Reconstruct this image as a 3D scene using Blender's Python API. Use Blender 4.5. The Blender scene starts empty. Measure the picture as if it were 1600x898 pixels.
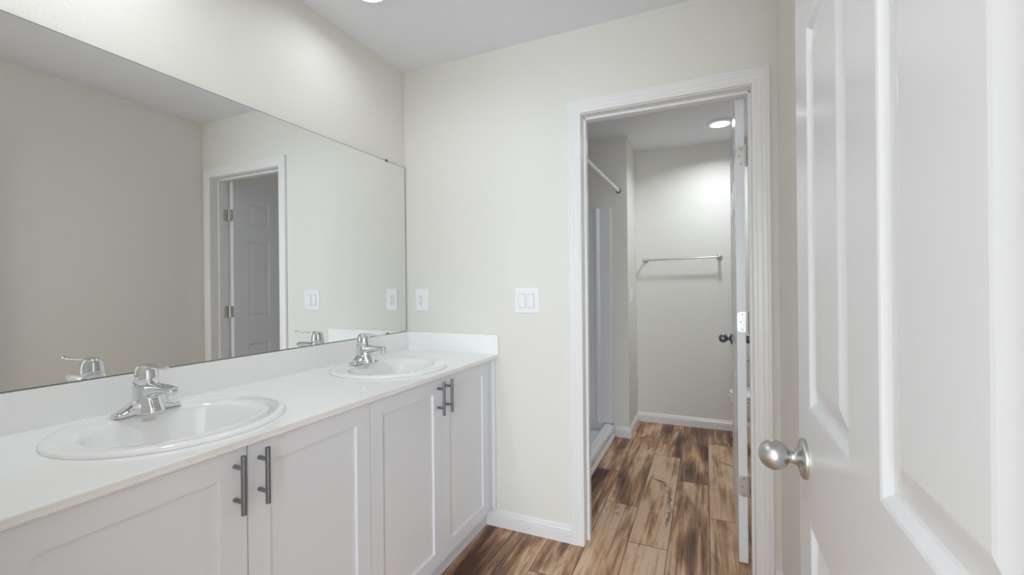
import bpy, bmesh, math, random
from mathutils import Vector, Matrix

# ------------------------------------------------------------------ scene, camera, light, exposure
scn = bpy.context.scene
COL = scn.collection
scn.view_settings.view_transform = 'Standard'
scn.view_settings.look = 'None'
scn.view_settings.gamma = 1.0
scn.view_settings.use_curve_mapping = False
scn.view_settings.exposure = 0.0
scn.cycles.use_denoising = True
scn.cycles.denoiser = 'OPENIMAGEDENOISE'
scn.cycles.max_bounces = 16
scn.cycles.diffuse_bounces = 10
scn.cycles.glossy_bounces = 8
scn.cycles.sample_clamp_indirect = 6.0
scn.cycles.use_light_tree = True

LED_MAIN = 1.3   # watts of the downlight over the far sink
LED_NEAR = 3.1   # watts of the downlight over the near sink
LED_BATH = 7.2   # watts of the downlight in the toilet room
FILL_HALL = 1.0   # watts of the added fill light in the unseen passage behind the camera

# added soft fill lamp, unseen behind the camera; no window stands there
wl = bpy.data.lights.new('passage_fill_lamp', 'AREA')
wl.shape = 'RECTANGLE'; wl.size = 1.3; wl.size_y = 1.8; wl.energy = 78.0; wl.color = (0.825, 0.95, 1.055)
wlo = bpy.data.objects.new('passage_fill_lamp', wl); COL.objects.link(wlo)
wlo.location = (0.25, -2.15, 1.25); wlo.rotation_euler = (math.radians(90), 0, 0)

LED_COL = (0.92, 0.985, 1.045)

F_PX = 684.85
YAW, PITCH, ROLL = math.radians(23.788), math.radians(0.02), math.radians(-0.578)
CAM_H = 1.2206
fw = Vector((-math.sin(YAW) * math.cos(PITCH), math.cos(YAW) * math.cos(PITCH), math.sin(PITCH)))
rt = Vector((math.cos(YAW), math.sin(YAW), 0))
up = rt.cross(fw)
rt2 = rt * math.cos(ROLL) + up * math.sin(ROLL)
up2 = -rt * math.sin(ROLL) + up * math.cos(ROLL)
cd = bpy.data.cameras.new('camera')
cam = bpy.data.objects.new('camera', cd)
COL.objects.link(cam)
m = Matrix((rt2, up2, -fw)).transposed().to_4x4()
m.translation = Vector((0, 0, CAM_H))
cam.matrix_world = m
cd.sensor_width = 36.0
cd.lens = 36.0 * F_PX / 1600.0
cd.clip_start = 0.01
scn.camera = cam

w = bpy.data.worlds.new('world'); scn.world = w
w.use_nodes = True
w.node_tree.nodes['Background'].inputs[0].default_value = (0.8, 0.88, 1, 1)
w.node_tree.nodes['Background'].inputs[1].default_value = 0.3

# ------------------------------------------------------------------ room numbers (metres)
H = 2.44
XW = -1.5495           # left wall plane
XM = -1.5445           # mirror face
YB = 2.0284            # back wall, room side
YB2 = 2.148            # back wall, toilet room side
XR = 0.2704            # right wall
YN = 0.17              # near wall, room side
YF = 4.1108            # far wall of the toilet room
XS, YS = -0.57, 3.61   # outer corner of the wall stub at the end of the shower
XT = 0.92              # right wall of the toilet room
ZC = 0.881             # countertop surface
XC = -0.973            # countertop front edge

# ------------------------------------------------------------------ materials
def lin(c):
    return tuple(((v / 255.0) / 12.92 if v / 255.0 <= 0.04045 else ((v / 255.0 + 0.055) / 1.055) ** 2.4) for v in c) + (1,)

def nmat(name):
    mt = bpy.data.materials.new(name); mt.use_nodes = True
    nt = mt.node_tree; b = nt.nodes['Principled BSDF']
    return mt, nt, b

def pmat(name, rgb, rough=0.5, metal=0.0, spec=0.5, coat=0.0, bump=None, var=0.0, aniso=0.0):
    mt, nt, b = nmat(name)
    b.inputs['Base Color'].default_value = lin(rgb)
    b.inputs['Roughness'].default_value = rough
    b.inputs['Metallic'].default_value = metal
    b.inputs['Specular IOR Level'].default_value = spec
    b.inputs['Coat Weight'].default_value = coat
    b.inputs['Coat Roughness'].default_value = 0.05
    if aniso: b.inputs['Anisotropic'].default_value = aniso
    geo = nt.nodes.new('ShaderNodeNewGeometry')
    if var:
        n = nt.nodes.new('ShaderNodeTexNoise'); n.inputs['Scale'].default_value = 3.0
        n.inputs['Detail'].default_value = 3.0
        nt.links.new(geo.outputs['Position'], n.inputs['Vector'])
        mx = nt.nodes.new('ShaderNodeMix'); mx.data_type = 'RGBA'
        a = lin(rgb)
        mx.inputs['A'].default_value = tuple(v * (1 - var) for v in a[:3]) + (1,)
        mx.inputs['B'].default_value = tuple(min(1, v * (1 + var)) for v in a[:3]) + (1,)
        nt.links.new(n.outputs['Fac'], mx.inputs['Factor'])
        nt.links.new(mx.outputs['Result'], b.inputs['Base Color'])
    if bump:
        sc, st, dist = bump[:3]
        stretch = bump[3] if len(bump) > 3 else (1, 1, 1)
        mp = nt.nodes.new('ShaderNodeMapping'); mp.inputs['Scale'].default_value = stretch
        nt.links.new(geo.outputs['Position'], mp.inputs['Vector'])
        n = nt.nodes.new('ShaderNodeTexNoise'); n.inputs['Scale'].default_value = sc
        n.inputs['Detail'].default_value = 4.0
        nt.links.new(mp.outputs['Vector'], n.inputs['Vector'])
        bp = nt.nodes.new('ShaderNodeBump'); bp.inputs['Strength'].default_value = st
        bp.inputs['Distance'].default_value = dist
        nt.links.new(n.outputs['Fac'], bp.inputs['Height'])
        nt.links.new(bp.outputs['Normal'], b.inputs['Normal'])
    return mt

M_WALL = pmat('greige_paint', (232, 230, 224), 0.75, spec=0.25, bump=(95, 0.35, 0.0025), var=0.006)
M_CEIL = pmat('ceiling_paint', (234, 236, 241), 0.9, spec=0.1, bump=(60, 0.35, 0.003))
M_TRIM = pmat('white_trim_paint', (237, 236, 236), 0.28, spec=0.5, bump=(25, 0.03, 0.001))
M_DOOR = pmat('white_door_paint', (235, 237, 241), 0.25, spec=0.5, bump=(70, 0.12, 0.0008, (1, 1, 0.08)))
M_CAB = pmat('cabinet_lacquer', (231, 233, 238), 0.35, spec=0.4, bump=(30, 0.02, 0.001))
M_TOP = pmat('white_cultured_top', (251, 251, 251), 0.16, spec=0.5, coat=0.2, var=0.004)
M_CER = pmat('white_ceramic', (251, 251, 250), 0.08, spec=0.6, coat=0.5, var=0.003)
M_ACR = pmat('white_acrylic', (236, 237, 240), 0.16, spec=0.5, coat=0.3, var=0.003)
M_CHR = pmat('polished_chrome', (225, 226, 228), 0.07, metal=1.0, bump=(8, 0.01, 0.001))
M_NIK = pmat('brushed_nickel', (196, 195, 193), 0.36, metal=1.0, bump=(160, 0.04, 0.0004, (1, 1, 0.05)))
M_NIKD = pmat('brushed_nickel_dark', (138, 142, 147), 0.3, metal=1.0, bump=(160, 0.05, 0.0004, (1, 1, 0.05)))
M_HINGE = pmat('satin_nickel_hinge', (205, 203, 199), 0.35, metal=1.0, bump=(60, 0.03, 0.0004))
M_PLAST = pmat('white_plastic', (244, 244, 246), 0.3, spec=0.5, var=0.003)
M_DARK = pmat('dark_slot', (45, 43, 42), 0.6, var=0.02)
M_GREY = pmat('grey_print', (200, 200, 202), 0.5, var=0.02)
M_GLEDGE = pmat('mirror_edge', (112, 116, 112), 0.3, spec=0.5, var=0.02)
M_CLIP = pmat('mirror_clip_plastic', (120, 120, 120), 0.3, var=0.02)
M_CARC = pmat('cabinet_inside', (225, 222, 215), 0.6, var=0.01)

def mirror_mat():
    mt, nt, b = nmat('mirror_silver')
    b.inputs['Base Color'].default_value = (0.865, 0.875, 0.865, 1)
    b.inputs['Metallic'].default_value = 1.0
    b.inputs['Roughness'].default_value = 0.0
    return mt
M_MIR = mirror_mat()

def emit(name, strength, col=(0.93, 0.99, 1.045, 1)):
    mt, nt, b = nmat(name)
    b.inputs['Base Color'].default_value = (0.9, 0.9, 0.9, 1)
    b.inputs['Emission Color'].default_value = col
    b.inputs['Emission Strength'].default_value = strength
    return mt

def floor_mat():
    mt, nt, b = nmat('vinyl_plank')
    N, L = nt.nodes.new, nt.links.new
    geo = N('ShaderNodeNewGeometry')
    at = N('ShaderNodeAttribute'); at.attribute_name = 'plank'          # per plank: r random, g tone, b random
    ab = N('ShaderNodeAttribute'); ab.attribute_name = 'plank_edge'     # across / along position in the plank
    sep = N('ShaderNodeSeparateColor'); L(at.outputs['Color'], sep.inputs[0])
    def math_(op, a, c, clamp=False):
        n = N('ShaderNodeMath'); n.operation = op; n.use_clamp = clamp
        for i, v in enumerate((a, c)):
            if v is None: continue
            if isinstance(v, (int, float)): n.inputs[i].default_value = v
            else: L(v, n.inputs[i])
        return n.outputs[0]
    # every plank gets its own patch of the print
    comb = N('ShaderNodeCombineXYZ')
    L(math_('MULTIPLY', sep.outputs[0], 37.0), comb.inputs[0])
    L(math_('MULTIPLY', sep.outputs[2], 53.0), comb.inputs[1])
    add = N('ShaderNodeVectorMath'); add.operation = 'ADD'
    L(geo.outputs['Position'], add.inputs[0]); L(comb.outputs[0], add.inputs[1])
    def noise(scale, detail=4, rough=0.55, dist=0.0, sc=1.0):
        mp = N('ShaderNodeMapping'); mp.inputs['Scale'].default_value = scale
        L(add.outputs[0], mp.inputs['Vector'])
        n = N('ShaderNodeTexNoise'); n.inputs['Scale'].default_value = sc
        n.inputs['Detail'].default_value = detail; n.inputs['Roughness'].default_value = rough
        n.inputs['Distortion'].default_value = dist
        L(mp.outputs[0], n.inputs['Vector'])
        return n.outputs['Fac']
    broad = noise((9, 1.6, 1), 3, 0.5, 0.6)
    streak = noise((34, 1.3, 1), 5, 0.62, 1.0)
    grain = noise((190, 5, 1), 5, 0.65, 0.4)
    cloud = noise((8, 2.4, 1), 3, 0.6, 0.8)
    # base tone
    t = math_('ADD', math_('MULTIPLY', broad, 1.35), math_('MULTIPLY', cloud, 0.75))
    t = math_('ADD', t, math_('MULTIPLY', streak, 1.25))
    t = math_('ADD', t, math_('MULTIPLY', grain, 0.34))
    t = math_('ADD', math_('MULTIPLY', math_('SUBTRACT', t, 1.845), 1.45), 0.57)
    t = math_('ADD', t, math_('MULTIPLY', math_('SUBTRACT', sep.outputs[1], 0.5), 0.85), True)
    cr = N('ShaderNodeValToRGB')
    e = cr.color_ramp.elements
    e[0].position = 0.02; e[0].color = lin((82, 56, 44))
    e[1].position = 0.98; e[1].color = lin((222, 192, 164))
    for p, c in ((0.20, (112, 84, 70)), (0.40, (143, 108, 85)), (0.60, (178, 140, 108)), (0.78, (207, 172, 139))):
        x = e.new(p); x.color = lin(c)
    L(t, cr.inputs[0])
    # greyer and browner areas
    hue = noise((7, 2.2, 1), 2, 0.5, 0.3)
    mx = N('ShaderNodeMix'); mx.data_type = 'RGBA'; mx.blend_type = 'MULTIPLY'
    L(math_('MULTIPLY', math_('SUBTRACT', hue, 0.45, True), 2.4, True), mx.inputs['Factor'])
    L(cr.outputs[0], mx.inputs['A']); mx.inputs['B'].default_value = (0.92, 0.72, 0.52, 1)
    col = mx.outputs['Result']
    # dark mineral streaks along the grain
    crk = noise((34, 2.6, 1), 2, 0.5, 2.0)
    ridge = math_('ABSOLUTE', math_('SUBTRACT', crk, 0.5), None)
    ridge = math_('SUBTRACT', 1.0, math_('MULTIPLY', ridge, 26.0), True)
    gate = math_('MULTIPLY', math_('SUBTRACT', noise((6, 1.4, 1), 2), 0.54, True), 7.0, True)
    crack = math_('MULTIPLY', ridge, gate)
    mx2 = N('ShaderNodeMix'); mx2.data_type = 'RGBA'
    L(math_('MULTIPLY', crack, 0.75), mx2.inputs['Factor']); L(col, mx2.inputs['A'])
    mx2.inputs['B'].default_value = lin((66, 40, 28)); col = mx2.outputs['Result']
    # knots and dark figures, each at its own place on its plank: x, y, angle, half length, half width, strength
    knots = [(-0.275, 2.885, 62, .060, .012, 1.0), (-0.235, 2.83, 40, .030, .008, .9), (-0.195, 2.66, 2, .15, .006, 1.0),
             (-0.187, 2.45, -3, .12, .009, .9), (-0.215, 2.74, 20, .045, .006, .8), (-0.62, 2.32, 8, .028, .020, 1.0),
             (-0.565, 2.42, 14, .11, .012, .75), (0.13, 3.32, 58, .075, .010, 1.0), (0.165, 2.95, 6, .14, .010, .8),
             (-0.60, 3.25, 10, .035, .014, .7), (-0.46, 3.05, 8, .09, .010, .45), (-0.30, 3.60, 15, .022, .013, .8),
             (0.165, 3.75, 4, .12, .012, .7), (-0.80, 1.90, 3, .16, .020, .6), (-0.845, 1.72, 4, .12, .015, .7)]
    wob = N('ShaderNodeTexNoise'); wob.inputs['Scale'].default_value = 22.0; wob.inputs['Detail'].default_value = 4.0
    L(geo.outputs['Position'], wob.inputs['Vector'])
    wv = N('ShaderNodeVectorMath'); wv.operation = 'SUBTRACT'; L(wob.outputs['Color'], wv.inputs[0]); wv.inputs[1].default_value = (.5, .5, .5)
    ws = N('ShaderNodeVectorMath'); ws.operation = 'SCALE'; L(wv.outputs[0], ws.inputs[0]); ws.inputs['Scale'].default_value = 0.035
    wp = N('ShaderNodeVectorMath'); wp.operation = 'ADD'; L(geo.outputs['Position'], wp.inputs[0]); L(ws.outputs[0], wp.inputs[1])
    tot = None
    for kx, ky, ang, hl, hw, st in knots:
        mp = N('ShaderNodeMapping'); mp.vector_type = 'TEXTURE'
        mp.inputs['Location'].default_value = (kx, ky, 0)
        mp.inputs['Rotation'].default_value = (0, 0, math.radians(ang))
        mp.inputs['Scale'].default_value = (hw, hl, 1000)
        L(wp.outputs[0], mp.inputs['Vector'])
        ln = N('ShaderNodeVectorMath'); ln.operation = 'LENGTH'; L(mp.outputs[0], ln.inputs[0])
        v = math_('MULTIPLY', math_('SUBTRACT', 1.25, ln.outputs['Value'], True), st, True)
        tot = v if tot is None else math_('MAXIMUM', tot, v)
    mx3 = N('ShaderNodeMix'); mx3.data_type = 'RGBA'
    L(math_('MULTIPLY', tot, 0.85), mx3.inputs['Factor']); L(col, mx3.inputs['A'])
    mx3.inputs['B'].default_value = lin((52, 30, 20)); col = mx3.outputs['Result']
    # seams
    s2 = N('ShaderNodeSeparateColor'); L(ab.outputs['Color'], s2.inputs[0])
    ex = math_('LESS_THAN', math_('MINIMUM', s2.outputs[0], math_('SUBTRACT', 0.1795, s2.outputs[0])), 0.0016)
    ey = math_('LESS_THAN', math_('MINIMUM', s2.outputs[1], math_('SUBTRACT', 1.18, s2.outputs[1])), 0.0020)
    seam = math_('MAXIMUM', ex, ey)
    mx4 = N('ShaderNodeMix'); mx4.data_type = 'RGBA'
    L(math_('MULTIPLY', seam, 0.9), mx4.inputs['Factor']); L(col, mx4.inputs['A'])
    mx4.inputs['B'].default_value = lin((48, 34, 28)); col = mx4.outputs['Result']
    L(col, b.inputs['Base Color'])
    b.inputs['Roughness'].default_value = 0.42
    b.inputs['Specular IOR Level'].default_value = 0.35
    bp = N('ShaderNodeBump'); bp.inputs['Strength'].default_value = 0.25; bp.inputs['Distance'].default_value = 0.001
    L(math_('SUBTRACT', grain, seam), bp.inputs['Height']); L(bp.outputs['Normal'], b.inputs['Normal'])
    return mt
M_FLOOR = floor_mat()

# ------------------------------------------------------------------ helpers
def tag(o, label=None, cat=None, group=None, kind=None):
    if label: o['label'] = label
    if cat: o['category'] = cat
    if group: o['group'] = group
    if kind: o['kind'] = kind
    return o

def link(name, bm, mats, parent=None, smooth=False, origin=(0, 0, 0), angle=None):
    """bmesh in world coordinates -> object; vertices are stored relative to origin (the parent's place)."""
    bmesh.ops.recalc_face_normals(bm, faces=bm.faces)
    me = bpy.data.meshes.new(name)
    ox = Vector(origin)
    for v in bm.verts: v.co -= ox
    bm.to_mesh(me); bm.free()
    if not isinstance(mats, (list, tuple)): mats = [mats]
    for mt in mats: me.materials.append(mt)
    if smooth:
        for p in me.polygons: p.use_smooth = True
        if angle is not None:
            try: me.set_sharp_from_angle(angle=math.radians(angle))
            except Exception: pass
    o = bpy.data.objects.new(name, me); COL.objects.link(o)
    if parent is not None: o.parent = parent
    else: o.location = ox
    return o

def empty(name, loc):
    o = bpy.data.objects.new(name, None); COL.objects.link(o)
    o.location = loc; o.empty_display_size = 0.05
    return o

def copy_tree(o, dloc=(0, 0, 0), parent=None):
    c = o.copy(); COL.objects.link(c)
    if parent is None: c.location = o.location + Vector(dloc)
    else: c.parent = parent
    for ch in list(o.children): copy_tree(ch, parent=c)
    return c

def box(bm, x0, x1, y0, y1, z0, z1, bev=0.0, seg=2, mi=0):
    r = bmesh.ops.create_cube(bm, size=1.0)
    vs = r['verts']
    for v in vs:
        v.co = Vector((x0 + (v.co.x + .5) * (x1 - x0), y0 + (v.co.y + .5) * (y1 - y0), z0 + (v.co.z + .5) * (z1 - z0)))
    fs = {f for v in vs for f in v.link_faces}
    for f in fs: f.material_index = mi
    if bev > 0:
        es = list({e for v in vs for e in v.link_edges})
        bmesh.ops.bevel(bm, geom=es, offset=bev, segments=seg, profile=0.7, affect='EDGES')

def cyl(bm, p0, p1, r0, r1=None, n=24, mi=0):
    r1 = r0 if r1 is None else r1
    p0, p1 = Vector(p0), Vector(p1)
    ax = (p1 - p0).normalized()
    a = ax.orthogonal().normalized(); b_ = ax.cross(a)
    ra, rb = [], []
    for i in range(n):
        t = 2 * math.pi * i / n; d = a * math.cos(t) + b_ * math.sin(t)
        ra.append(bm.verts.new(p0 + d * r0)); rb.append(bm.verts.new(p1 + d * r1))
    for i in range(n):
        f = bm.faces.new((ra[i], ra[(i + 1) % n], rb[(i + 1) % n], rb[i])); f.material_index = mi
    f = bm.faces.new(ra[::-1]); f.material_index = mi
    f = bm.faces.new(rb); f.material_index = mi

def loft(bm, rings, cap=True, mi=0):
    vr = [[bm.verts.new(Vector(p)) for p in r] for r in rings]
    n = len(vr[0])
    for a, b_ in zip(vr, vr[1:]):
        for i in range(n):
            f = bm.faces.new((a[i], a[(i + 1) % n], b_[(i + 1) % n], b_[i])); f.material_index = mi
    if cap:
        for r in (vr[0], vr[-1]):
            f = bm.faces.new(r); f.material_index = mi
    return vr

def lathe(bm, centre, axis, prof, n=32, mi=0):
    """prof: list of (distance along axis, radius)."""
    c, ax = Vector(centre), Vector(axis).normalized()
    a = ax.orthogonal().normalized(); b_ = ax.cross(a)
    rings = []
    for d, r in prof:
        rings.append([c + ax * d + (a * math.cos(2 * math.pi * i / n) + b_ * math.sin(2 * math.pi * i / n)) * max(r, 1e-4) for i in range(n)])
    loft(bm, rings, True, mi)

def panel_face(bm, W, Hh, panels, prof, w0, sgn, T):
    """one moulded face. panels: (u0,u1,v0,v1). prof: (inset, depth). T(u,v,w)->Vector"""
    us = sorted({0, W} | {p[0] for p in panels} | {p[1] for p in panels})
    vs = sorted({0, Hh} | {p[2] for p in panels} | {p[3] for p in panels})
    def inside(u, v): return any(p[0] < u < p[1] and p[2] < v < p[3] for p in panels)
    for i in range(len(us) - 1):
        for j in range(len(vs) - 1):
            if inside((us[i] + us[i + 1]) / 2, (vs[j] + vs[j + 1]) / 2): continue
            bm.faces.new([bm.verts.new(T(a, b_, w0)) for a, b_ in ((us[i], vs[j]), (us[i + 1], vs[j]), (us[i + 1], vs[j + 1]), (us[i], vs[j + 1]))])
    for (a0, a1, b0, b1) in panels:
        prev = None
        for ins, d in prof:
            q = [bm.verts.new(T(a, b_, w0 - sgn * d)) for a, b_ in ((a0 + ins, b0 + ins), (a1 - ins, b0 + ins), (a1 - ins, b1 - ins), (a0 + ins, b1 - ins))]
            if prev:
                for k in range(4): bm.faces.new((prev[k], prev[(k + 1) % 4], q[(k + 1) % 4], q[k]))
            prev = q
        bm.faces.new(prev)

def slab_door(W, Hh, Th, panels, prof, T, both=True):
    bm = bmesh.new()
    panel_face(bm, W, Hh, panels, prof, Th, 1, T)
    panel_face(bm, W, Hh, panels if both else [], prof, 0, -1, T)
    for a, b_ in (((0, 0), (W, 0)), ((W, 0), (W, Hh)), ((W, Hh), (0, Hh)), ((0, Hh), (0, 0))):
        bm.faces.new([bm.verts.new(T(*a, 0)), bm.verts.new(T(*b_, 0)), bm.verts.new(T(*b_, Th)), bm.verts.new(T(*a, Th))])
    bmesh.ops.remove_doubles(bm, verts=bm.verts, dist=1e-5)
    return bm

def casing(bm, xl, xr, zt, y, sgn, prof):
    """door casing: U path with mitred corners; prof: (distance outwards, thickness)"""
    path = [((xl, 0), (-1, 0)), ((xl, zt), (-1, 1)), ((xr, zt), (1, 1)), ((xr, 0), (1, 0))]
    rings = []
    for (x, z), (ox, oz) in path:
        rings.append([Vector((x + ox * u, y + sgn * t, z + oz * u)) for u, t in prof])
    loft(bm, rings, True)

def sweep_xy(bm, pts, prof):
    """baseboard: pts in plan, room on the right-hand side when walking; prof: (distance from wall, z)"""
    P = [Vector((p[0], p[1])) for p in pts]
    nrm = []
    for a, b_ in zip(P, P[1:]):
        d = (b_ - a).normalized(); nrm.append(Vector((d.y, -d.x)))
    rings = []
    for i, p in enumerate(P):
        if i == 0: o = nrm[0]
        elif i == len(P) - 1: o = nrm[-1]
        else:
            s = nrm[i - 1] + nrm[i]; o = s / (1 + nrm[i - 1].dot(nrm[i]))
        rings.append([Vector((p.x + o.x * d, p.y + o.y * d, z)) for d, z in prof])
    loft(bm, rings, True)

BASE = [(0, 0), (.0135, 0), (.0135, .048), (.012, .052), (.0135, .055), (.0125, .062), (.0085, .066), (.0085, .070), (.006, .079), (.003, .0825), (0, .083)]
CASE = [(0, 0), (0, .0105), (.002, .0125), (.012, .0130), (.0145, .0120), (.017, .0131), (.032, .0143), (.0345, .0133), (.037, .0147),
        (.049, .0158), (.0515, .0148), (.054, .0160), (.0605, .0163), (.0625, .0150), (.0625, 0)]

# ------------------------------------------------------------------ shell
bm = bmesh.new(); box(bm, XW - .12, XW, YN - .12, YB2, 0, H)
tag(link('wall_left', bm, M_WALL), 'greige painted wall behind the long vanity mirror', 'wall', kind='structure')

bm = bmesh.new()
OL, OR_, OT = -0.5440, 0.193, 2.047
box(bm, XW, OL, YB, YB2, 0, H); box(bm, OR_, XT + .12, YB, YB2, 0, H); box(bm, OL, OR_, YB, YB2, OT, H)
tag(link('wall_back', bm, M_WALL), 'greige wall with the doorway to the toilet room', 'wall', kind='structure')

bm = bmesh.new(); box(bm, XR, XR + .12, YN - .12, YB, 0, H)
tag(link('wall_right', bm, M_WALL), 'narrow strip of greige wall between doorway casing and open white door', 'wall', kind='structure')

NL, NR = -0.66, 0.172
bm = bmesh.new()
box(bm, XW, NL, YN - .12, YN, 0, H); box(bm, NR, XR, YN - .12, YN, 0, H); box(bm, NL, NR, YN - .12, YN, 2.05, H)
tag(link('wall_front', bm, M_WALL), 'greige wall with the entrance doorway, behind the camera', 'wall', kind='structure')

bm = bmesh.new(); box(bm, XS, XT + .12, YF, YF + .12, 0, H)
tag(link('wall_far', bm, M_WALL), 'greige far wall of the toilet room behind the towel bar', 'wall', kind='structure')
bm = bmesh.new(); box(bm, -1.67, XS, YS, YF + .12, 0, H)
tag(link('wall_stub', bm, M_WALL), 'greige wall stub closing the end of the shower', 'wall', kind='structure')
bm = bmesh.new(); box(bm, XT, XT + .12, YB2, YF, 0, H)
tag(link('wall_side', bm, M_WALL), 'greige side wall of the toilet room behind the toilet tank', 'wall', kind='structure')
bm = bmesh.new(); box(bm, -1.67, XW, YB2, YS, 0, H)
tag(link('wall_shower', bm, M_WALL), 'greige wall behind the shower', 'wall', kind='structure')

# passage behind the camera
bm = bmesh.new()
box(bm, -1.67, -1.55, -2.2, YN - .12, 0, H); box(bm, 1.2, 1.32, -2.2, YN - .12, 0, H)
box(bm, -1.67, 1.32, -2.32, -2.2, 0, H); box(bm, XR + .12, 1.32, YN - .12, YN, 0, H)
tag(link('wall_passage', bm, M_WALL), 'greige walls of the passage behind the camera', 'wall', kind='structure')

bm = bmesh.new(); box(bm, -1.67, 1.32, -2.32, YF + .12, H, H + .1)
tag(link('ceiling', bm, M_CEIL), 'white lightly textured ceiling', 'ceiling', kind='structure')

# floor: plank rectangles, one mesh
PW, PL = 0.1795, 1.18
rows = {-5: 2.3, -4: 1.95, -3: 2.60, -2: 2.35, -1: 1.757, 0: 2.50, 1: 2.14, 2: 1.753, 3: 2.52, 4: 1.9, 5: 2.7, 6: 2.2, 7: 2.0, 8: 1.6}
tones = {(-1, 0): .46, (-1, 1): .40, (-1, -1): .66, (0, 1): .66, (0, 0): .50, (0, -1): .84, (1, 1): .44, (1, 0): .90, (1, -1): .84,
         (2, 1): .26, (2, 0): .62, (2, -1): .6, (3, 1): .28, (3, 0): .86, (3, -1): .72, (-2, 0): .30, (-2, -1): .66, (-3, -1): .22, (-3, 0): .2}
rnd = random.Random(4)
bm = bmesh.new()
c1 = bm.loops.layers.float_color.new('plank'); c2 = bm.loops.layers.float_color.new('plank_edge')
for r in range(-6, 9):
    x0 = -0.5295 + PW * r
    j = rows.get(r, 2.2)
    for k in range(-5, 3):
        y0 = j + PL * k; y1 = y0 + PL
        a, b_, t = rnd.random(), rnd.random(), 0.2 + 0.65 * rnd.random()
        t = tones.get((r, k), t)
        xa, xb = max(x0, -1.67), min(x0 + PW, 1.32); ya, yb = max(y0, -2.32), min(y1, YF + .1)
        if xb <= xa or yb <= ya: continue
        vs = [(xa, ya), (xb, ya), (xb, yb), (xa, yb)]
        f = bm.faces.new([bm.verts.new((x, y, 0)) for x, y in vs])
        for lp, (x, y) in zip(f.loops, vs):
            lp[c1] = (a, t, b_, 1); lp[c2] = (x - x0, y - y0, 0, 1)
bmesh.ops.remove_doubles(bm, verts=bm.verts, dist=1e-5)
fl = link('floor', bm, M_FLOOR)
for p in fl.data.polygons:
    if p.normal.z < 0: p.flip()
tag(fl, 'brown wood-look plank floor', 'floor', kind='structure')
bm = bmesh.new(); box(bm, -1.67, 1.32, -2.32, YF + .12, -.1, -.004)
tag(link('floor_slab', bm, M_CARC), 'slab under the plank floor', 'floor', kind='structure')

# baseboards
def base(name, pts, label):
    bm = bmesh.new(); sweep_xy(bm, pts, BASE)
    tag(link(name, bm, M_TRIM), label, 'baseboard', kind='structure')
base('baseboard_back', [(-1.05, YB), (-0.5905, YB)], 'white baseboard between vanity and doorway casing')
base('baseboard_back.001', [(.2455, YB), (XR, YB)][:2], 'short white baseboard right of the doorway casing')
base('baseboard_right', [(XR, YB), (XR, YN)], 'white baseboard on the right wall')
base('baseboard_far', [(-0.676, YS), (XS, YS), (XS, YF), (XT, YF), (XT, YB2), (.26, YB2)], 'white baseboard around the toilet room')

# ------------------------------------------------------------------ doorway to the toilet room
bm = bmesh.new()
casing(bm, -0.5302, 0.1797, 2.037, YB, -1, CASE)
tag(link('trim_1', bm, M_TRIM), 'white mitred casing around the doorway in the back wall', 'door trim', kind='structure')
bm = bmesh.new()
casing(bm, -0.5302, 0.1797, 2.037, YB2, 1, CASE)
tag(link('trim_2', bm, M_TRIM), 'white casing on the toilet room side of the doorway', 'door trim', kind='structure')
bm = bmesh.new()
JL, JR, JT = -0.5295, 0.1790, 2.034
box(bm, OL, JL, YB, YB2, 0, JT); box(bm, JR, OR_, YB, YB2, 0, JT); box(bm, OL, OR_, YB, YB2, JT, OT)
sy0, sy1 = YB2 - .037 - .034, YB2 - .037        # door stop
box(bm, JL - .001, JL + .0105, sy0, sy1, 0, JT, .002); box(bm, JR - .0090, JR + .001, sy0, sy1, 0, JT, .002)
box(bm, JL, JR, sy0, sy1, JT - .0105, JT + .001, .002)
tag(link('trim_3', bm, M_TRIM), 'white jamb and stop lining the doorway to the toilet room', 'door trim', kind='structure')

DOORPROF = [(0, 0), (.004, .0010), (.008, .0036), (.013, .0068), (.017, .0078), (.021, .0078), (.026, .0068), (.046, .0018), (.050, .0012)]

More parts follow.
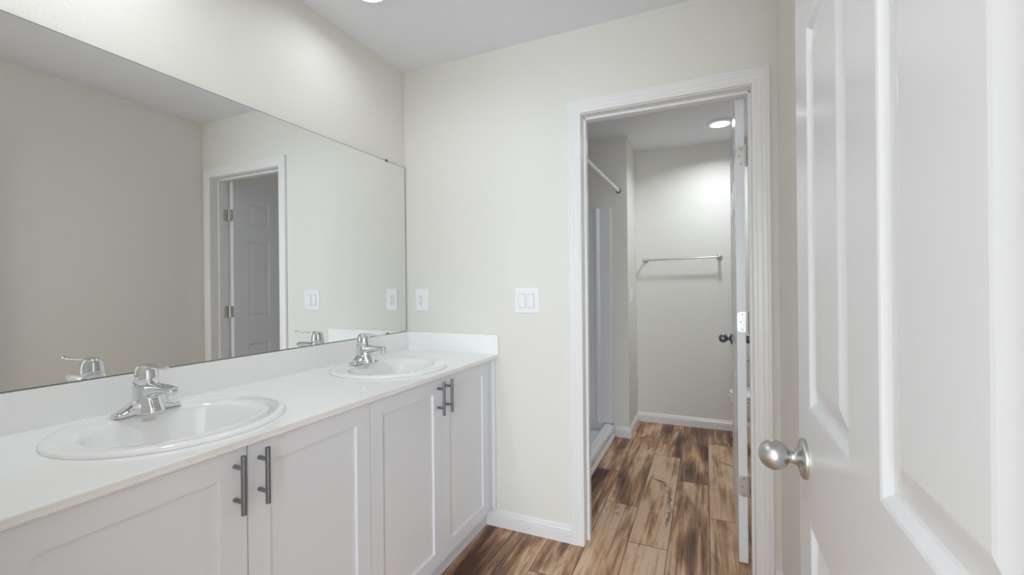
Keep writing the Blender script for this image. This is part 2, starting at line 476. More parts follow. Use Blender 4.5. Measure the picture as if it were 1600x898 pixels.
def hinge(parent, px, py, z0, rot, origin):
    """open butt hinge: leaf on the door edge, leaf on the jamb, barrel"""
    bm = bmesh.new()
    z1 = z0 + .089; r = .016
    def plate(x0, x1, y, side):
        pts = []
        for cx, cz, a0 in ((x0 if side < 0 else x1, z1, 0), (x0 if side < 0 else x1, z0, 0)): pass
        outer = x0 if side < 0 else x1; inner = x1 if side < 0 else x0; s = -1 if side < 0 else 1
        for k in range(7):
            a = math.pi / 2 * k / 6
            pts.append((outer - s * r + s * r * math.sin(a), z1 - r + r * math.cos(a)))
        for k in range(7):
            a = math.pi / 2 * k / 6
            pts.append((outer - s * r + s * r * math.cos(a), z0 + r - r * math.sin(a)))
        pts += [(inner, z0), (inner, z1)]
        return pts
    # leaf screwed to the door's hinge edge (faces the camera)
    pts = plate(px - .039, px - .002, 0, -1)
    a = [bm.verts.new((x, py - .0022, z)) for x, z in pts]; b_ = [bm.verts.new((x, py + .001, z)) for x, z in pts]
    bm.faces.new(a); bm.faces.new(b_[::-1])
    for i in range(len(a)): bm.faces.new((a[i], a[(i + 1) % len(a)], b_[(i + 1) % len(a)], b_[i]))
    # leaf on the jamb (faces -x)
    pts = plate(-.036, -.002, 0, -1)
    a = [bm.verts.new((JR - .0022, YB2 + y + .006, z)) for y, z in pts]; b_ = [bm.verts.new((JR + .001, YB2 + y + .006, z)) for y, z in pts]
    bm.faces.new(a); bm.faces.new(b_[::-1])
    for i in range(len(a)): bm.faces.new((a[i], a[(i + 1) % len(a)], b_[(i + 1) % len(a)], b_[i]))
    cyl(bm, (px + .001, py - .003, z0), (px + .001, py - .003, z1), .0058, n=16)
    cyl(bm, (px + .001, py - .003, z1), (px + .001, py - .003, z1 + .004), .0045, n=12)
    o = link('hinge', bm, M_HINGE, parent, origin=origin)
    bm = bmesh.new()
    for zz, dx in ((z0 + .012, -.019), (z0 + .045, -.025), (z1 - .012, -.019)):
        cyl(bm, (px + dx, py - .0030, zz), (px + dx, py - .0018, zz), .0034, n=12)
    link('screw', bm, M_NIKD, o, origin=origin)
    return o

def knob_mesh(c, ax, flip=1):
    """egg shaped knob on a round rose. c: point on door face, ax: outward axis"""
    bm = bmesh.new()
    prof = [(0, .0335), (.0035, .0340), (.0065, .0325), (.0085, .028), (.0105, .020), (.0125, .0145), (.016, .0118), (.021, .0108), (.0245, .0115), (.0265, .0128)]
    L0, Lk = .0262, .0445
    for i in range(1, 22):
        t = i / 21.0
        a = math.pi * (0.16 + 0.84 * t)
        r = .0252 * math.sin(a) ** 0.92
        prof.append((L0 + Lk * (1 - math.cos(a) - (1 - math.cos(.16 * math.pi))) / (2 - (1 - math.cos(.16 * math.pi))), r))
    lathe(bm, c, ax, prof, 48)
    return bm

# inner door leaf, opened into the toilet room, hinged on the right jamb
DW, DH, DT = 0.708, 2.018, 0.035
ang = math.radians(90.0)
HX, HY = 0.1605, 2.1525       # hinge-side corner (right face) of the open leaf
door1_o = Vector((HX, HY, 0))
def T_in(u, v, wv):
    # u from hinge edge away, w from right face (0) to left face (DT)
    return Vector((HX - wv + .020 * u, HY + u, .012 + v))
st = .112; pnl = .19; mu = DW - 2 * st - 2 * pnl
def six(W, st, pnl, mu, zmid_top, zl=.812, zm=1.008, H0=.012):
    cols = ((st, st + pnl), (st + pnl + mu, W - st))
    rws = ((.24 - H0, zl - H0), (zm - H0, zmid_top - H0), (zmid_top + .118 - H0, 1.905 - H0))
    return [(a, b_, c, d) for a, b_ in cols for c, d in rws]
bm = slab_door(DW, DH, DT, six(DW, st, pnl, mu, 1.602), DOORPROF, T_in)
d1 = link('door_1', bm, M_DOOR, origin=door1_o)
tag(d1, 'white six-panel door standing open inside the toilet room, seen edge-on', 'door', kind='structure')
for z0 in (1.737, 1.016, .300): hinge(d1, .1655, HY, z0, 0, door1_o)
ky = HY + DW - .066
k1 = link('door_knob', knob_mesh((HX - DT + .0130, ky, .918), (-1, 0, 0)), M_NIKD, d1, smooth=True, origin=door1_o, angle=50)
k2 = link('door_knob', knob_mesh((HX + .0130, ky, .918), (1, 0, 0)), M_NIKD, d1, smooth=True, origin=door1_o, angle=50)
bm = bmesh.new(); box(bm, HX - DT / 2 - .012 + .014, HX - DT / 2 + .012 + .014, HY + DW - .0005, HY + DW + .0015, .89, .946)
link('latch_plate', bm, M_NIK, d1, origin=door1_o)
# strike plate on the left jamb
bm = bmesh.new(); box(bm, JL - .001, JL + .0015, YB2 - .033, YB2 - .004, .888, .945, .0005)
tag(link('strike_plate', bm, M_NIK), 'small nickel strike plate on the left jamb of the doorway', 'strike plate')

# ------------------------------------------------------------------ entrance door, wide open along the right wall
EW, ET = 0.759, 0.035
ang = math.atan2(.0058, .348)
EX0 = .1533 - .8466 * math.tan(ang)
door2_o = Vector((EX0 + .9445 * math.tan(ang), .9445, 0))
du = Vector((-math.sin(ang), -math.cos(ang), 0))       # from free edge towards the hinge
dn = Vector((-math.cos(ang), math.sin(ang), 0))        # outwards, to the room
def T_en(u, v, wv):
    return door2_o + du * u + dn * (wv - ET) + Vector((0, 0, .012 + v))
bm = slab_door(EW, DH, ET, six(EW, .098, .230, .103, 1.640, .830, 1.0176), DOORPROF, T_en)
d2 = link('door_2', bm, M_DOOR, origin=door2_o)
tag(d2, 'white six-panel entrance door close at the right, open along the wall', 'door', kind='structure')
kc = door2_o + du * .062 + Vector((0, 0, .925))
link('door_knob', knob_mesh(kc, dn), M_NIK, d2, smooth=True, origin=door2_o, angle=50)
link('door_knob', knob_mesh(kc - dn * ET, -dn), M_NIK, d2, smooth=True, origin=door2_o, angle=50)
# jamb and casing of the entrance doorway
bm = bmesh.new()
box(bm, NL, NL + .014, YN - .12, YN, 0, 2.036); box(bm, NR - .014, NR, YN - .12, YN, 0, 2.036); box(bm, NL, NR, YN - .12, YN, 2.036, 2.05)
tag(link('trim_4', bm, M_TRIM), 'white jamb of the entrance doorway at the camera', 'door trim', kind='structure')

# ------------------------------------------------------------------ vanity cabinets
XD = -0.986            # door front plane
def bar_handle(parent, y, origin):
    bm = bmesh.new()
    cyl(bm, (XD + .031, y, .7145), (XD + .031, y, .8475), .0058, n=20)
    for z in (.743, .819): cyl(bm, (XD - .001, y, z), (XD + .031, y, z), .0050, n=16)
    return link('handle', bm, M_NIKD, parent, smooth=True, origin=origin, angle=40)

def cabinet(y0, y1, doors, fill, label):
    org = Vector(((XW + XD) / 2, (y0 + y1) / 2, 0))
    root = tag(empty('vanity_cabinet', org), label, 'cabinet', 'white vanity cabinets under the long countertop')
    xf = -1.007
    bm = bmesh.new()
    box(bm, XW + .002, xf - .019, y0 + .001, y0 + .016, .1, .861); box(bm, XW + .002, xf - .019, y1 - .016, y1 - .001, .1, .861)
    box(bm, XW + .002, xf - .019, y0 + .016, y1 - .016, .1, .116); box(bm, XW + .002, XW + .008, y0 + .016, y1 - .016, .116, .861)
    link('carcass', bm, M_CARC, root, origin=org)
    bm = bmesh.new()   # face frame
    box(bm, xf - .019, xf, y0 + .001, y1 - .001, .815, .8615); box(bm, xf - .019, xf, y0 + .001, y1 - .001, .1, .135)
    for yy in (doors[0][0], doors[0][1], doors[1][1]):
        box(bm, xf - .0188, xf - .0002, max(y0 + .001, yy - .022), min(y1 - .001, yy + .022), .134, .816)
    box(bm, xf - .018, xf + .0008, fill[0], fill[1], .101, .8612, .0005)
    link('face_frame', bm, M_CAB, root, origin=org)
    bm = bmesh.new(); box(bm, -1.057, -1.0435, y0 + .001, y1 - .001, 0, .105)
    link('toe_kick', bm, M_CAB, root, origin=org)
    for i, (a, b_) in enumerate(doors):
        W_, H_ = b_ - a, .857 - .112
        def T(u, v, wv, a=a): return Vector((XD - .019 + wv, a + u, .112 + v))
        bm = slab_door(W_, H_, .019, [(.057, W_ - .057, .057, H_ - .057)], [(0, 0), (.0012, .0078), (.0016, .0082)], T, both=False)
        d = link('door', bm, M_CAB, root, origin=org)
        bar_handle(d, (b_ - .0285) if i == 0 else (a + .0285), org)
    return root
c1_ = cabinet(YN + .002, 1.0995, [(.272, .6865), (.6895, 1.098)], (YN + .002, .271), 'white shaker vanity cabinet under the near sink, close to the camera')
c2_ = cabinet(1.0997, YB - .0015, [(1.1015, 1.5145), (1.5175, 1.930)], (1.931, YB - .0015), 'white shaker vanity cabinet under the far sink, against the back wall')
bm = bmesh.new(); box(bm, -1.0065, -0.990, YB - .0195, YB - .0005, .088, .8600, .002)
link('scribe_moulding', bm, M_CAB, c2_, origin=c2_.location)

# ------------------------------------------------------------------ countertop with two round cut-outs
SX, SYS = -1.250, (0.689, 1.524)
SA, SB = 0.242, 0.2515
ctr = Vector(((XW + XC) / 2, (YN + YB) / 2, ZC - .019))
top_root = tag(empty('vanity_countertop', ctr), 'long white countertop with backsplash spanning both vanity cabinets', 'countertop')
bm = bmesh.new()
x0, x1, z0, z1 = XW + .001, XC, ZC - .019, ZC
segs = []
n = 64
ycuts = [YN + .001, SYS[0] - .27, SYS[0] + .27, SYS[1] - .27, SYS[1] + .27, YB - .001]
for z in (z0, z1):
    for a, b_ in ((ycuts[0], ycuts[1]), (ycuts[2], ycuts[3]), (ycuts[4], ycuts[5])):
        bm.faces.new([bm.verts.new(p) for p in ((x0, a, z), (x1, a, z), (x1, b_, z), (x0, b_, z))])
    for sy in SYS:
        ring, outer = [], []
        for i in range(n):
            t = 2 * math.pi * (i + .5) / n
            dx, dy = math.cos(t), math.sin(t)
            ring.append(bm.verts.new((SX + (SA - .018) * dx, sy + (SB - .018) * dy, z)))
            s = min(((x1 - SX) / dx if dx > 0 else (x0 - SX) / dx) if abs(dx) > 1e-6 else 9, (.27 / abs(dy)) if abs(dy) > 1e-6 else 9)
            outer.append(bm.verts.new((SX + s * dx, sy + s * dy, z)))
        for i in range(n): bm.faces.new((ring[i], ring[(i + 1) % n], outer[(i + 1) % n], outer[i]))
        for cx_ in (x0, x1):        # corner triangles
            for cy_ in (sy - .27, sy + .27):
                near = sorted(outer, key=lambda v: (v.co - Vector((cx_, cy_, z))).length)[:2]
                bm.faces.new((near[0], near[1], bm.verts.new((cx_, cy_, z))))
        if z == z0: lower = ring; segs.append(ring)
        else: segs.append(ring)
for k in range(2):
    lo, hi = segs[k], segs[k + 2]
    for i in range(n): bm.faces.new((lo[i], lo[(i + 1) % n], hi[(i + 1) % n], hi[i]))
for (a, b_) in (((x0, ycuts[0]), (x1, ycuts[0])), ((x1, ycuts[-1]), (x0, ycuts[-1])), ((x0, ycuts[-1]), (x0, ycuts[0]))):
    bm.faces.new([bm.verts.new((*a, z0)), bm.verts.new((*b_, z0)), bm.verts.new((*b_, z1)), bm.verts.new((*a, z1))])
ep = [(x1, z1), (x1 + .0012, z1 - .0014), (x1 + .0012, z1 - .0040), (x1 - .0030, z0 + .001), (x1 - .0042, z0), (x1 - .006, z0)]
for (xa, za), (xb, zb) in zip(ep, ep[1:]):
    bm.faces.new([bm.verts.new(p) for p in ((xa, ycuts[0], za), (xa, ycuts[-1], za), (xb, ycuts[-1], zb), (xb, ycuts[0], zb))])
link('worktop', bm, M_TOP, top_root, origin=ctr)
bm = bmesh.new(); box(bm, XW + .001, -1.5245, YN + .001, YB - .001, ZC - .0005, .9800, .0015)
link('backsplash', bm, M_TOP, top_root, origin=ctr)
bm = bmesh.new(); box(bm, -1.5245, -0.9675, YB - .0200, YB - .001, ZC - .0005, .9805, .0015)
link('side_splash', bm, M_TOP, top_root, origin=ctr)

# ------------------------------------------------------------------ sinks
def sup(cx, cy, a, b_, z, e=2.0, n=72):
    out = []
    for i in range(n):
        t = 2 * math.pi * i / n
        c, s = math.cos(t), math.sin(t)
        out.append(Vector((cx + a * math.copysign(abs(c) ** (2 / e), c), cy + b_ * math.copysign(abs(s) ** (2 / e), s), z)))
    return out
def make_sink(sy):
    org = Vector((SX, sy, ZC))
    root = empty('sink', org)
    bm = bmesh.new()
    R = []
    R.append(sup(SX, sy, SA - .022, SB - .022, ZC - .012))
    R.append(sup(SX, sy, SA - .020, SB - .020, ZC + .0004))
    for dx, dz in ((.0, .0005), (-.0008, .0045), (-.004, .0085), (-.010, .0112), (-.018, .0120), (-.028, .0112), (-.034, .0106)):
        R.append(sup(SX, sy, SA + dx, SB + dx, ZC + dz))
    icx = SX + .014
    ia, ib = .158, .193
    R.append(sup(icx - .004, sy, ia + .020, ib + .020, ZC + .0100, 2.1))
    for k, (da, dz) in enumerate(((.008, .0092), (.002, .0070), (-.003, .0025), (-.007, -.006), (-.012, -.022), (-.020, -.050), (-.032, -.080), (-.052, -.108), (-.085, -.128), (-.120, -.137), (-.136, -.1385))):
        R.append(sup(icx, sy, ia + da, ib + da * 1.15, ZC + dz, 2.15))
    loft(bm, R, False)
    vr = R[-1]
    bm.verts.ensure_lookup_table()
    last = [v for v in bm.verts if abs(v.co.z - (ZC - .1385)) < 1e-5]
    cvt = bm.verts.new((icx, sy, ZC - .139))
    last.sort(key=lambda v: math.atan2(v.co.y - sy, v.co.x - icx))
    for i in range(len(last)): bm.faces.new((last[i], last[(i + 1) % len(last)], cvt))
    basin = link('basin', bm, M_CER, root, smooth=True, origin=org)
    bm = bmesh.new(); lathe(bm, (icx, sy, ZC - .1392), (0, 0, 1), [(0, .026), (.003, .026), (.0045, .023), (.003, .017), (.0015, .016), (.006, .013), (.0075, .004)], 32)
    link('drain', bm, M_CHR, root, smooth=True, origin=org, angle=50)
    bm = bmesh.new()           # two fine printed lines under the faucet
    for k, dz in enumerate((-.006, -.0105)):
        xx = icx - ia + .0075 + k * .0016
        box(bm, xx - .0004, xx + .0012, sy - .016, sy + .016, ZC + dz - .0010, ZC + dz + .0006)
    link('printed_mark', bm, M_GREY, root, origin=org)
    return root
s1 = tag(make_sink(SYS[0]), 'round white drop-in sink nearer the camera, below the larger faucet in view', 'sink', 'drop-in sinks in the vanity countertop')
s2 = copy_tree(s1, (0, SYS[1] - SYS[0], 0))
tag(s2, 'round white drop-in sink farther away, near the back wall and outlet', 'sink', 'drop-in sinks in the vanity countertop')

# ------------------------------------------------------------------ faucets
FX = -1.405
def make_faucet(fy):
    zd = ZC + .0112
    org = Vector((FX, fy, zd))
    root = empty('faucet', org)
    def ring_xz(y, cx, hx, zb, zt, n=20):
        pts = []
        for i in range(n):
            t = 2 * math.pi * i / n
            c, s = math.cos(t), math.sin(t)
            pts.append(Vector((cx + hx * math.copysign(abs(c) ** .75, c), y, (zb + zt) / 2 + (zt - zb) / 2 * math.copysign(abs(s) ** .75, s))))
        return pts
    bm = bmesh.new()
    R = []
    for t in (-.080, -.078, -.073, -.064, -.052, -.040, -.030, -.020, -.010, 0, .010, .020, .030, .040, .052, .064, .073, .078, .080):
        a = abs(t)
        h = .013 + .060 * max(0, 1 - a / .066) ** 1.55
        e = 1.0 if a < .07 else max(.25, math.sqrt(max(0, 1 - ((a - .07) / .0102) ** 2)))
        R.append(ring_xz(fy + t, FX + .003, (.0215 + .009 * (1 - a / .08)) * e, zd - .001, zd + h * (e if a > .07 else 1)))
    loft(bm, R)
    # column
    R = []
    for z, cx, rx, ry in ((0, .013, .0415, .0350), (.015, .012, .0405, .0335), (.035, .006, .0365, .0315), (.055, .001, .0325, .0300), (.078, -.002, .0310, .0290)):
        R.append([Vector((FX + cx + rx * math.cos(2 * math.pi * i / 28), fy + ry * math.sin(2 * math.pi * i / 28), zd + z + (.30 * rx * -math.cos(2 * math.pi * i / 28) if z > .07 else 0))) for i in range(28)])
    loft(bm, R)
    # spout
    R = []
    for x, zc, hy, hz in ((0, .048, .0215, .030), (.020, .054, .0215, .026), (.040, .0610, .0205, .0190), (.060, .0650, .0195, .0145), (.085, .0670, .0185, .0118), (.105, .0670, .0175, .0105), (.120, .0662, .0160, .0095), (.127, .0655, .0125, .0080), (.130, .0650, .0060, .0045)):
        R.append([Vector((FX + x, fy + hy * math.copysign(abs(math.cos(t)) ** .8, math.cos(t)), zd + zc + hz * math.copysign(abs(math.sin(t)) ** .8, math.sin(t)))) for t in [2 * math.pi * i / 24 for i in range(24)]])
    loft(bm, R)
    body = link('body', bm, M_CHR, root, smooth=True, origin=org)
    rm = body.modifiers.new('remesh', 'REMESH'); rm.mode = 'VOXEL'; rm.voxel_size = .0016; rm.use_smooth_shade = True
    sm = body.modifiers.new('smooth', 'SMOOTH'); sm.factor = .6; sm.iterations = 7
    bm = bmesh.new(); cyl(bm, (FX + .112, fy, zd + .0445), (FX + .112, fy, zd + .060), .0112, .0118, n=28)
    link('aerator', bm, M_CHR, root, smooth=True, origin=org, angle=40)
    # handle cap, tilted: low at the front, high at the back
    bm = bmesh.new()
    R = []
    tilt = Matrix.Rotation(math.radians(16), 3, 'Y')
    base_c = Vector((FX - .002, fy, zd + .0775))
    for d, r in ((0, .0272), (.001, .0284), (.012, .0286), (.026, .0280), (.037, .0262), (.044, .0235), (.0490, .0190), (.0520, .0130), (.0533, .0050)):
        f_ = d / .0533
        R.append([base_c + Matrix.Rotation(math.radians(16 * (1 - f_)), 3, 'Y') @ Vector((r * math.cos(2 * math.pi * i / 32) * 1.02, r * .93 * math.sin(2 * math.pi * i / 32), d)) for i in range(32)])
    loft(bm, R)
    hc = link('handle_cap', bm, M_CHR, root, smooth=True, origin=org, angle=50)
    bm = bmesh.new()
    R = []
    for x, z, hy, hz in ((.000, .1235, .012, .0060), (.018, .1265, .0155, .0055), (.036, .1255, .0140, .0040), (.060, .1245, .0100, .0028), (.090, .1245, .0082, .0024), (.112, .1265, .0082, .0026), (.120, .1285, .0085, .0040), (.126, .1290, .0070, .0042), (.130, .1288, .0030, .0020)):
        R.append([Vector((FX + x, fy - x * .13 + hy * math.cos(t), zd + z + hz * math.sin(t))) for t in [2 * math.pi * i / 20 for i in range(20)]])
    loft(bm, R)
    link('lever', bm, M_CHR, root, smooth=True, origin=org)
    bm = bmesh.new(); cyl(bm, (FX + .0245, fy, zd + .094), (FX + .0275, fy, zd + .094), .0042, n=16)
    link('set_screw', bm, M_NIKD, root, smooth=True, origin=org, angle=40)
    return root
f1 = tag(make_faucet(SYS[0] + .006), 'chrome single-lever faucet on the near sink', 'faucet', 'chrome faucets on the sinks')
f2 = copy_tree(f1, (0, SYS[1] - SYS[0], 0))
tag(f2, 'chrome single-lever faucet on the far sink, near the back wall', 'faucet', 'chrome faucets on the sinks')

# ------------------------------------------------------------------ mirror
mz0, mz1, my0, my1 = 0.9812, 1.9017, YN + .012, 2.0225
mo = Vector((XW, (my0 + my1) / 2, mz0))
bm = bmesh.new()
box(bm, XW + .0004, XM, my0, my1, mz0, mz1)
for f in bm.faces:
    f.material_index = 0 if f.normal.x > .9 else 1
bm.normal_update()
for f in bm.faces: f.material_index = 0 if f.normal.x > .9 else 1
mirror = link('wall_mirror', bm, [M_MIR, M_GLEDGE], origin=mo)
tag(mirror, 'long frameless mirror on the left wall above both sinks', 'mirror')
bm = bmesh.new()
for a in ((my0, my1, mz0, mz0 + .0016), (my0, my1, mz1 - .0016, mz1), (my1 - .0022, my1, mz0, mz1), (my0, my0 + .002, mz0, mz1)):
    box(bm, XM - .001, XM + .0004, *a)
link('polished_edge', bm, M_GLEDGE, mirror, origin=mo)
for y, z, s in ((1.866, mz1, 1), (1.862, mz0, -1)):
    bm = bmesh.new()
    if s > 0: box(bm, XW, XM + .004, y - .006, y + .006, z - .006, z + .007, .001)
    else: box(bm, XM - .001, XM + .004, y - .006, y + .006, z - .0005, z + .008, .001)
    link('mirror_clip', bm, M_CLIP, mirror, origin=mo)

# ------------------------------------------------------------------ outlet and switches
def plate(name, cx, cz, W_, H_, label, cat):
    org = Vector((cx, YB, cz))
    root = tag(empty(name, org), label, cat)
    bm = bmesh.new()
    r0 = [(-1, -1), (1, -1), (1, 1), (-1, 1)]
    R = []
    for ins, d in ((0, 0), (0, .002), (.004, .0055), (.006, .006)):
        R.append([Vector((cx + a * (W_ / 2 - ins), YB - d, cz + b_ * (H_ / 2 - ins))) for a, b_ in r0])
    loft(bm, R)
    link('cover_plate', bm, M_PLAST, root, origin=org)
    return root, org
out, oo = plate('power_outlet', -1.4423, 1.1573, .080, .1245, 'white duplex outlet on the back wall beside the mirror', 'power outlet')
bm = bmesh.new(); box(bm, oo.x - .0165, oo.x + .0165, YB - .0085, YB - .005, oo.z - .0335, oo.z + .0335, .001)
link('receptacle', bm, M_PLAST, out, origin=oo)
bm = bmesh.new()
for s in (-1, 1):
    zc = oo.z + s * .0175
    box(bm, oo.x - .0075, oo.x - .0050, YB - .0089, YB - .0083, zc - .001, zc + .007)
    box(bm, oo.x + .0050, oo.x + .0072, YB - .0089, YB - .0083, zc - .000, zc + .006)
    cyl(bm, (oo.x, YB - .0089, zc - .0065), (oo.x, YB - .0083, zc - .0065), .0026, n=12)
link('slot', bm, M_DARK, out, origin=oo)
bm = bmesh.new()
for a in (-.0055, .0055): box(bm, oo.x + a - .004, oo.x + a + .004, YB - .0093, YB - .0083, oo.z - .002, oo.z + .002, .0003)
link('test_button', bm, M_GREY, out, origin=oo)

sw, so = plate('light_switch', -0.8135, 1.1542, .130, .1265, 'white double rocker switch on the back wall left of the doorway', 'light switch')
for a in (-.023, .023):
    bm = bmesh.new(); box(bm, so.x + a - .0185, so.x + a + .0185, YB - .0066, YB - .0050, so.z - .0355, so.z + .0355)
    link('rocker_frame', bm, M_GREY, sw, origin=so)
    bm = bmesh.new()
    xa, xb = so.x + a - .0160, so.x + a + .0160
    R = [[Vector((x, YB - d, z)) for x, d, z in ((xa, .004, so.z - .033), (xb, .004, so.z - .033), (xb, .004, so.z + .033), (xa, .004, so.z + .033))],
         [Vector((x, YB - d, z)) for x, d, z in ((xa, .0078, so.z - .033), (xb, .0078, so.z - .033), (xb, .0105, so.z + .033), (xa, .0105, so.z + .033))]]
    loft(bm, R)
    link('rocker', bm, M_PLAST, sw, origin=so)

# switch in the toilet room, on the stub's side face
tso = Vector((XS, 3.770, 1.145))
ts = tag(empty('light_switch', tso), 'white wall switch edge-on beyond the doorway, beside the towel bar', 'light switch')
bm = bmesh.new(); box(bm, XS, XS + .006, 3.735, 3.805, 1.087, 1.208, .0015); link('cover_plate', bm, M_PLAST, ts, origin=tso)
bm = bmesh.new(); box(bm, XS + .005, XS + .010, 3.754, 3.786, 1.114, 1.181, .001); link('rocker', bm, M_PLAST, ts, origin=tso)

# ------------------------------------------------------------------ ceiling lights
def downlight(x, y, r, strength, label, rd=None, drop=.012, spread=160):
    rd = rd or r * .74
    org = Vector((x, y, H))
    root = tag(empty('ceiling_light', org), label, 'ceiling light')
    bm = bmesh.new()
    lathe(bm, (x, y, H), (0, 0, -1), [(-.002, r), (.003, r), (drop - .003, r - .006), (drop, rd + .004), (drop, rd), (drop - .006, rd - .001), (-.002, rd - .001)], 48)
    link('trim_ring', bm, M_PLAST, root, smooth=True, origin=org, angle=40)
    bm = bmesh.new()
    lathe(bm, (x, y, H), (0, 0, -1), [(drop - .007, rd - .0015), (drop - .0015, rd - .0015), (drop - .001, rd * .8), (drop - .001, rd * .4), (drop - .001, 0.001)], 48)
    link('diffuser', bm, emit('led_glow', 4.0), root, smooth=True, origin=org)
    ld = bpy.data.lights.new('led_lamp', 'AREA'); ld.shape = 'DISK'; ld.size = rd * 2; ld.energy = strength
    ld.color = LED_COL; ld.spread = math.radians(spread)
    lo = bpy.data.objects.new('led_lamp', ld); COL.objects.link(lo); lo.parent = root; lo.location = (0, 0, -drop - .004)
    return root
downlight(-1.240, 1.400, .088, LED_MAIN, 'bright round ceiling light above the far sink, cut by the top of the photo')
downlight(-1.240, 0.560, .088, LED_NEAR, 'bright round ceiling light above the near sink')
downlight(0.112, 3.625, .092, LED_BATH, 'round flush ceiling light in the toilet room seen through the doorway', drop=.018, spread=150)
downlight(-0.2, -1.1, .15, FILL_HALL, 'added fill light, round, on the ceiling of the unseen passage behind the camera')

# ------------------------------------------------------------------ towel bar
TX0, TX1, TZ = -0.490, 0.113, 1.455
to = Vector(((TX0 + TX1) / 2, YF, TZ))
tb = tag(empty('towel_bar', to), 'slim nickel towel bar on the far wall of the toilet room', 'towel bar')
bm = bmesh.new(); cyl(bm, (TX0, YF - .070, TZ - .004), (TX1, YF - .070, TZ + .004), .0068, n=20); link('bar', bm, M_NIK, tb, smooth=True, origin=to, angle=40)
for x, z in ((TX0, TZ - .004), (TX1, TZ + .004)):
    bm = bmesh.new()
    lathe(bm, (x, YF, z), (0, -1, 0), [(0, .0235), (.004, .0235), (.009, .018), (.014, .0115), (.040, .0100), (.056, .0120), (.062, .0160), (.078, .0160), (.083, .0120), (.085, .004)], 28)
    link('post', bm, M_NIK, tb, smooth=True, origin=to, angle=50)

# ------------------------------------------------------------------ shower: surround, base, rod
sho = Vector((-1.1, 2.9, 0))
sh = tag(empty('shower_stall', sho), 'white moulded shower stall with low curb, left inside the toilet room', 'shower')
def wall_panel(yw, s):
    """end wall of the surround at y = yw, thickness towards s"""
    bm = bmesh.new()
    plan = [(-0.700, 0), (-0.700, .011), (-0.706, .013), (-0.788, .013), (-0.794, .016), (-0.800, .030), (-0.812, .037), (-0.826, .034), (-0.836, .022), (-0.842, .012),
            (-1.40, .012), (-1.47, .040), (-1.52, .10), (XW + .001, .10), (XW + .001, 0)]
    R = [[Vector((x, yw + s * d, z)) for x, d in plan] for z in (.103, 1.862)]
    loft(bm, R)
    box(bm, -1.46, -.843, min(yw, yw + s * .024), max(yw, yw + s * .024), 1.795, 1.862, .004)
    return bm
link('end_panel', wall_panel(YS - .001, -1), M_ACR, sh, origin=sho)
link('end_panel', wall_panel(YB2 + .001, 1), M_ACR, sh, origin=sho)
bm = bmesh.new(); box(bm, XW + .001, XW + .022, YB2 + .11, YS - .11, .103, 1.862, .003)
link('back_panel', bm, M_ACR, sh, origin=sho)
bm = bmesh.new()
CURB = [(XW + .002, 0.003), (-0.678, 0.003), (-0.678, .018), (-0.683, .022), (-0.683, .034), (-0.688, .038), (-0.688, .078), (-0.694, .092), (-0.706, .098), (-0.755, .100), (-0.768, .092), (-0.776, .050), (-0.80, .036), (XW + .06, .032), (XW + .03, .10), (XW + .002, .10)]
loft(bm, [[Vector((x, y, z)) for x, z in CURB] for y in (YB2 + .001, YS - .001)])
link('shower_base', bm, M_ACR, sh, origin=sho)
bm = bmesh.new(); box(bm, -0.772, -0.694, YS - .0125, YS - .0035, .0985, .1045)  # dark strip standing in for the shadow between end panel and base
link('gap_shade', bm, M_DARK, sh, origin=sho)

ry0, ry1 = YB2 + .002, YS - .002
ro = Vector((-0.65, (ry0 + ry1) / 2, 2.0))
rod = tag(empty('shower_rod', ro), 'white curtain rod across the shower opening', 'shower rod')
rx1, rx0, rz1, rz0 = -0.6360, -0.668, 1.997, 2.000
bm = bmesh.new(); cyl(bm, (rx0, ry0, rz0), (rx1, ry1, rz1), .0125, n=24); link('pole', bm, M_PLAST, rod, smooth=True, origin=ro, angle=40)
for y, s, x, z in ((ry0, 1, rx0, rz0), (ry1, -1, rx1, rz1)):
    bm = bmesh.new(); lathe(bm, (x, y - s * .001, z), (0, s, 0), [(0, .021), (.010, .021), (.016, .0165), (.022, .0145), (.022, .012)], 28)
    link('end_cap', bm, M_NIKD, rod, smooth=True, origin=ro, angle=50)

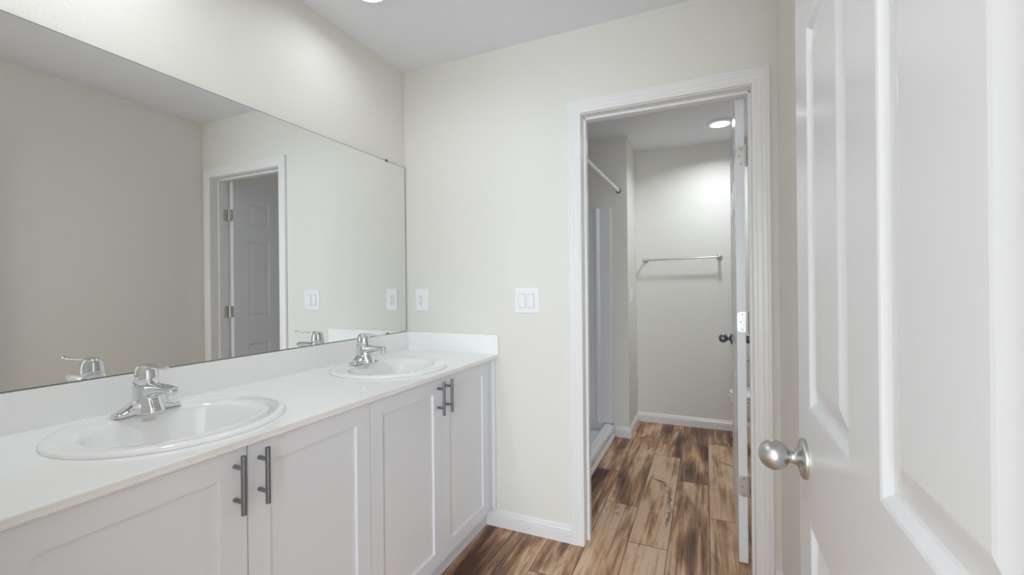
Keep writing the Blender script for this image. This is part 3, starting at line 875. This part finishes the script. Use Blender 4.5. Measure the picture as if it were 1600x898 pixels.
# ------------------------------------------------------------------ toilet
tcx, tcy = 0.158, 3.640
too = Vector((.55, tcy, 0))
to_ = tag(empty('toilet', too), 'white toilet mostly hidden behind the open six-panel door', 'toilet')
def tring(x0_, x1_, hw, z, n=40):
    out = []
    cx = x0_ + hw * 1.15
    for i in range(n):
        t = 2 * math.pi * i / n; c, s = math.cos(t), math.sin(t)
        if c < 0: x = cx + (cx - x0_) * c
        else: x = cx + (x1_ - cx) * min(1, c ** .45 if c > 0 else 0)
        y = tcy + hw * math.copysign(abs(s) ** (.9 if c < 0 else .7), s)
        out.append(Vector((x, y, z)))
    return out
bm = bmesh.new()
R = []
for x0_, x1_, hw, z in ((.345, .80, .100, 0), (.345, .80, .102, .012), (.350, .79, .092, .03), (.350, .78, .088, .10), (.335, .76, .098, .16), (.290, .74, .125, .22), (.225, .72, .158, .28), (.180, .70, .178, .33), (.162, .69, .184, .365), (.160, .69, .184, .385), (.165, .69, .180, .392)):
    R.append(tring(x0_, x1_, hw, z))
loft(bm, R)
link('bowl', bm, M_CER, to_, smooth=True, origin=too, angle=60)
for nm, za, zb, g in (('seat', .397, .415, 0), ('lid', .420, .440, .003)):
    bm = bmesh.new()
    loft(bm, [tring(.160 + g, .66, .183 - g, za), tring(.156 + g, .662, .187 - g, za + .004), tring(.156 + g, .662, .187 - g, zb - .005), tring(.166 + g, .655, .177 - g, zb)])
    link(nm, bm, M_CER, to_, smooth=True, origin=too, angle=60)
bm = bmesh.new(); box(bm, .60, .68, tcy - .10, tcy + .10, .390, .422, .006); link('seat_hinge', bm, M_CER, to_, origin=too)
bm = bmesh.new(); box(bm, .70, XT - .012, tcy - .215, tcy + .215, .385, .735, .022, 4); link('tank', bm, M_CER, to_, smooth=True, origin=too, angle=40)
bm = bmesh.new(); box(bm, .688, XT - .006, tcy - .225, tcy + .225, .736, .775, .012, 3); link('tank_lid', bm, M_CER, to_, smooth=True, origin=too, angle=40)
bm = bmesh.new(); cyl(bm, (.690, tcy - .15, .68), (.703, tcy - .15, .68), .012, n=16); box(bm, .682, .691, tcy - .155, tcy - .085, .672, .688, .003)
link('flush_lever', bm, M_CHR, to_, origin=too)

# paper holder on the far wall
pho = Vector((.325, YF, .610))
ph = tag(empty('toilet_paper_holder', pho), 'small nickel toilet paper holder glimpsed between door edge and jamb', 'paper holder')
for x in (.262, .388):
    bm = bmesh.new(); lathe(bm, (x, YF, .610), (0, -1, 0), [(0, .021), (.004, .021), (.009, .015), (.014, .009), (.055, .009), (.062, .012), (.070, .010), (.072, .003)], 24)
    link('post', bm, M_NIK, ph, smooth=True, origin=pho, angle=50)
bm = bmesh.new(); cyl(bm, (.262, YF - .062, .610), (.388, YF - .062, .610), .008, n=18); link('spindle', bm, M_NIK, ph, smooth=True, origin=pho, angle=40)
